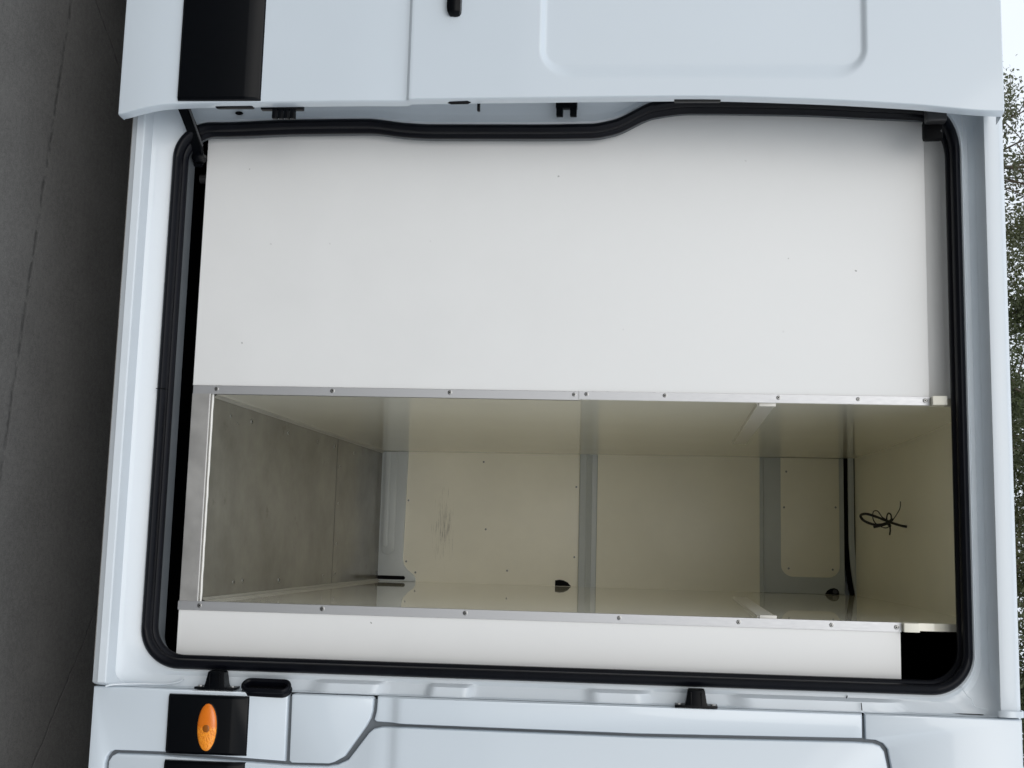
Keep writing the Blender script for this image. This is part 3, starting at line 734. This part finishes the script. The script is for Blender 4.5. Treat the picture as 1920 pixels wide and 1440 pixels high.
# openings in the pressed wall: flat black patches painted as their shade
def dark_patch(name, poly, y, parent):
    o = skin(name, poly, 'black', parent, off=y, thick=.002, cham=0, lean=False); return o
dark_patch('wall_slot_shade', [(.1425, .497), (.1425, .606), (.1465, .612), (.1535, .612), (.1575, .606), (.1575, .497)], YB-.0116, low)
dark_patch('wall_slot_shade', [(.163, 1.211), (.142, 1.211), (.139, 1.228), (.141, 1.244), (.148, 1.260), (.163, 1.274)], YB-.0013, van)
ho = dark_patch('wall_hole_shade', [(.163, 2.242), (.150, 2.250), (.142, 2.262), (.139, 2.276), (.143, 2.288), (.152, 2.294), (.163, 2.295)], YB-.0070, up)
tube('tie_down_bolt', [Vector((.153, YB-.0125, 2.279)), Vector((.153, YB-.006, 2.279))], .0085, 'steel', up, 14)
# cornice: dark gaps either side of a grey trim
def ribbon(name, z0, z1, y, th, m):
    rs = []
    for i in range(21):
        t = i/20; x = XL+(XR-XL)*t
        b = .022*max(0, (t-.55)/.45)**2
        rs.append([Vector((x, y+dy, z+b*k)) for dy, z, k in ((th, z0, 1.0), (0, z0, 1.0), (0, z1, 1), (th, z1, 1))])
    return loft(name, rs, m, van, smooth=25)
ribbon('cornice_gap', 2.3120, 2.400, YB-.004, .006, 'black')
ribbon('cornice_trim', 2.3310, 2.3520, YB-.016, .014, 'greypaint')
# headlining
cv = [(.100, 2.395), (.25, 2.402), (.60, 2.408), (.90, 2.409), (1.20, 2.404), (1.45, 2.392), (1.65, 2.377), (1.80, 2.363), (1.892, 2.3565)]
cv = [(p.x, p.y) for p in catmull([(a, b, 0) for a, b in cv], 5)]
hl = loft('headlining', [[Vector((x, y, z)) for y, z in cv]+[Vector((x, y, z+.008)) for y, z in reversed(cv)] for x in (XL, XR)], 'lid', van, closed_u=True, caps=True, smooth=30)
# end caps of the partition edges above the boards
box('partition_cap', XL-.021, XL+.001, .150, .192, 2.276, 2.310, 'beige2', van, .002)
box('partition_cap', XR-.001, XR+.020, .150, .180, 2.200, 2.236, 'beige2', van, .002)
# cove over the wide board, black sheets painting the cavity's shade over the narrow one
cvv = [(.207, 2.20), (.2065, 2.262), (.204, 2.295), (.197, 2.320), (.183, 2.340), (.160, 2.352), (.14, 2.358)]
loft('roof_cove', [[Vector((x, y, z)) for y, z in cvv] for x in (-1.14, XL-.02)], 'panel', van, smooth=50)
box('front_cavity_shade', XR+.020, .3595, .60, .61, 2.00, 2.43, 'black', van, 0)
box('front_cavity_shade', .3060, .3120, .195, .60, .40, 2.43, 'black', van, 0)
box('front_cavity_shade', XR+.0185, XR+.0205, .205, .60, 2.00, 2.43, 'black', van, 0)
box('front_cavity_shade', XR+.020, .3060, .205, .60, 2.352, 2.358, 'black', van, 0)
# step well below the cargo floor
box('step_tread', -1.10, .34, .035, .330, .355, .372, 'plastic', van, .003)
box('step_riser', -1.10, .34, .250, .262, .372, .472, 'black', van, 0)
for k in range(3):
    box('step_rib', -1.0, .30, .085+k*.03, .092+k*.03, .372, .376, 'plastic', van, .001)
for x in (-.62, -.60, -.36, .10):
    screw(van, x, .2492, .43, .5, name='screw')
box('rear_cavity_trim', -1.16, -1.10, .12, .35, .36, 2.36, 'black', van, 0)

# --- rest of the body, closing the shell
def prism(name, prof, x0, x1, m, closed=False):
    return loft(name, [[Vector((x, y, z)) for y, z in prof] for x in (x0, x1)], m, van, closed_u=closed, smooth=40)
roofp = [(.115, 2.4405), (.14, 2.452), (.25, 2.475), (.55, 2.50), (1.0, 2.508), (1.45, 2.50), (1.75, 2.475), (1.90, 2.445), (1.93, 2.40)]
prism('roof', [(p.x, p.y) for p in catmull([(a, b, 0) for a, b in roofp], 4)], -2.80, .98, 'paint')
prism('far_side', [(1.93, 2.40), (1.97, 1.8), (2.02, 1.05), (2.03, .8), (2.01, .30)], -2.80, 1.45, 'paint')
box('underbody', -2.78, 2.35, .06, 1.98, .30, .335, 'black', van, 0)
box('rear_doors', -2.83, -2.79, -.01, 2.00, .34, 2.46, 'paint', van, .012)
skin('rear_quarter_panel', [(-2.80, .30), (-1.122, .30), (-1.122, 2.44), (-2.80, 2.44)], 'paint', van, off=.012)
box('bulkhead', .36, .375, .12, 1.98, .33, 2.43, 'black', van, 0)
pyd('windscreen', [(1.00, .14, 2.44), (1.00, 1.86, 2.44), (1.90, 1.92, 1.26), (1.90, .08, 1.26)], [(0, 1, 2, 3)], 'glass', van, 0)
pyd('side_window', [(.60, ly(1.42)-.006, 1.42), (1.33, ly(1.38)-.006, 1.38), (1.02, ly(2.04)-.006, 2.04), (.63, ly(2.06)-.006, 2.06)], [(0, 1, 2, 3)], 'glass', cab, 0)
prism('bonnet', [(.03, 1.20), (.2, 1.25), (1.0, 1.28), (1.8, 1.25), (2.0, 1.20)], 1.86, 2.36, 'paint')
box('front_bumper', 2.30, 2.42, .0, 2.02, .30, 1.20, 'paint', van, .05)
box('far_wing', 1.44, 2.36, 1.98, 2.01, .34, 1.26, 'paint', van, .01)
def wheel(x, y):
    n = 40
    def rev(name, prof, m, parent):
        rs = [[Vector((x+r_*math.cos(2*math.pi*k/n), y+d, .335+r_*math.sin(2*math.pi*k/n))) for k in range(n)] for d, r_ in prof]
        return loft(name, rs, m, parent, closed_u=True, caps=True, smooth=35)
    w = rev('wheel', [(-.08, .205), (-.10, .24), (-.105, .29), (-.095, .325), (-.08, .335), (.08, .335), (.095, .325), (.105, .29), (.10, .24)], 'tyre', van)
    rev('rim', [(-.082, .205), (-.075, .19), (-.04, .17), (-.05, .06), (-.07, .055), (-.07, .01)], 'rim', w)
for x in (-1.95, 1.90):
    for y in (.17, 1.83): wheel(x, y)

# ------------------------------------------------------------------ coil of cable under the headlining
cab_t = thing('cable_coil', (-.087, 1.16, 2.405), 'small tangle of black cable hanging from the cream ceiling of the cargo box', 'cable')
def strand(pts, rad, name):
    tube(name, catmull(pts, 7), rad, 'cable', cab_t, 8)
Yc = 1.16
strand([(-.083, Yc, 2.409), (-.087, Yc, 2.385), (-.098, Yc-.01, 2.347), (-.113, Yc-.02, 2.306), (-.121, Yc-.01, 2.278), (-.116, Yc+.01, 2.264), (-.100, Yc+.02, 2.276), (-.088, Yc+.01, 2.306), (-.090, Yc, 2.336), (-.101, Yc-.01, 2.357)], .0042, 'cable_loop')
strand([(-.080, Yc-.01, 2.300), (-.088, Yc-.012, 2.33), (-.098, Yc, 2.352), (-.106, Yc+.01, 2.362)], .0050, 'cable_end')
strand([(-.088, Yc, 2.350), (-.100, Yc+.01, 2.358), (-.119, Yc+.01, 2.359), (-.125, Yc, 2.349), (-.111, Yc-.01, 2.342), (-.090, Yc, 2.346), (-.084, Yc, 2.357)], .0024, 'cable_loop')
strand([(-.100, Yc, 2.352), (-.112, Yc, 2.330), (-.131, Yc+.01, 2.318), (-.130, Yc+.01, 2.305), (-.112, Yc, 2.300), (-.093, Yc-.01, 2.306), (-.080, Yc, 2.330), (-.079, Yc, 2.345), (-.09, Yc, 2.356)], .0017, 'thin_wire')
strand([(-.092, Yc, 2.352), (-.103, Yc, 2.362), (-.138, Yc-.01, 2.382), (-.163, Yc-.01, 2.385)], .0015, 'thin_wire')
strand([(-.095, Yc, 2.352), (-.086, Yc, 2.353), (-.070, Yc-.005, 2.353), (-.056, Yc-.01, 2.350)], .0026, 'wire_tail')

# ------------------------------------------------------------------ trees behind the van
def tree(x, y, height, rad, zlo, nleaf, leaf, m, label, seed, limbs=16, dens=1.0, gap=-.12):
    rnd = random.Random(seed)
    t = thing('tree', (x, y, 0), label, 'tree', 'trees behind the van')
    V, F = [], []
    def add(path, r0, r1, seg=7):
        v, f = tube_vf(path, lambda s: r0+(r1-r0)*s, seg); b = len(V); V.extend(v); F.extend([tuple(i+b for i in q_) for q_ in f])
    base = Vector((x, y, 0)); top = Vector((x+rnd.uniform(-.4, .4), y+rnd.uniform(-.4, .4), height*.93))
    tr = catmull([base, base.lerp(top, .35)+Vector((rnd.uniform(-.2, .2), rnd.uniform(-.2, .2), 0)), base.lerp(top, .7)+Vector((rnd.uniform(-.2, .2), 0, 0)), top], 5)
    add(tr, .10, .008, 9)
    anchors = []
    for i in range(limbs):
        s = .22+.74*i/limbs; p = tr[min(len(tr)-1, int(s*(len(tr)-1)))]
        a = i*2.4+rnd.uniform(-.4, .4)
        z = zlo+(height-zlo)*i/limbs
        u = (z-zlo)/(height-zlo); L = rad*(0.45+.75*math.sin(math.pi*min(1, .18+u*.80)))*rnd.uniform(.75, 1.1)
        end = Vector((x+math.cos(a)*L, y+math.sin(a)*L, max(p.z, z)+rnd.uniform(.1, .9)))
        br = catmull([p, p.lerp(end, .5)+Vector((0, 0, rnd.uniform(-.1, .35))), end], 4)
        add(br, .034*(1-u*.6), .006, 5)
        for k in range(1, len(br)): anchors.append((br[k], k/len(br)))
        for k in range(5):
            q0 = br[rnd.randrange(2, len(br))]
            e2 = q0+Vector((rnd.gauss(0, .5), rnd.gauss(0, .5), rnd.gauss(.12, .4)))
            tw = catmull([q0, q0.lerp(e2, .5)+Vector((0, 0, .08)), e2], 3)
            add(tw, .013, .003, 4)
            for w in tw: anchors.append((w, 1)); anchors.append((w, 1))
    pyd('trunk', V, F, 'bark', t, 60)
    LV, LF = [], []
    for i in range(nleaf):
        c, wgt = rnd.choice(anchors)
        s = .09+.20*rnd.random()*dens
        p = c+Vector((rnd.gauss(0, s), rnd.gauss(0, s), rnd.gauss(-.03, s*.8)))
        if noise.noise(p*1.5+Vector((seed, 0, 0))) < gap: continue
        n = Vector((rnd.gauss(0, 1), rnd.gauss(0, 1), rnd.gauss(.4, 1))).normalized()
        d = n.orthogonal().normalized(); d.rotate(Matrix.Rotation(rnd.uniform(0, 6.3), 3, n)); w = n.cross(d)
        l = leaf*rnd.uniform(.6, 1.3); b = len(LV)
        LV += [p, p+d*l*.5+w*l*.22+n*l*.06, p+d*l, p+d*l*.5-w*l*.22+n*l*.06]
        LF.append((b, b+1, b+2, b+3))
    pyd('crown', LV, LF, m, t, 0)
    return t
tree(-5.4, 14.0, 8.2, 1.2, 2.0, 60000, .068, 'leafc', 'sparse twiggy tree nearest the slid-back door, its crown mostly open to the sky', 11, 26, 1.0, .06)
tree(-3.9, 15.2, 9.0, 1.5, 1.8, 95000, .070, 'leafa', 'thin-leaved tree standing above the slid-back door end of the roof', 23, 26, 1.0, -.02)
tree(-1.8, 14.2, 9.2, 1.9, 1.6, 150000, .072, 'leafb', 'dense olive tree rising behind the middle of the roof edge', 5, 28)
tree(0.5, 15.0, 9.6, 1.9, 1.6, 150000, .072, 'leafa', 'broad leafy tree behind the roof above the narrow board', 42, 28)
tree(2.7, 14.4, 9.0, 1.7, 1.6, 125000, .072, 'leafb', 'dark green tree above the cab end of the roof', 31, 28)
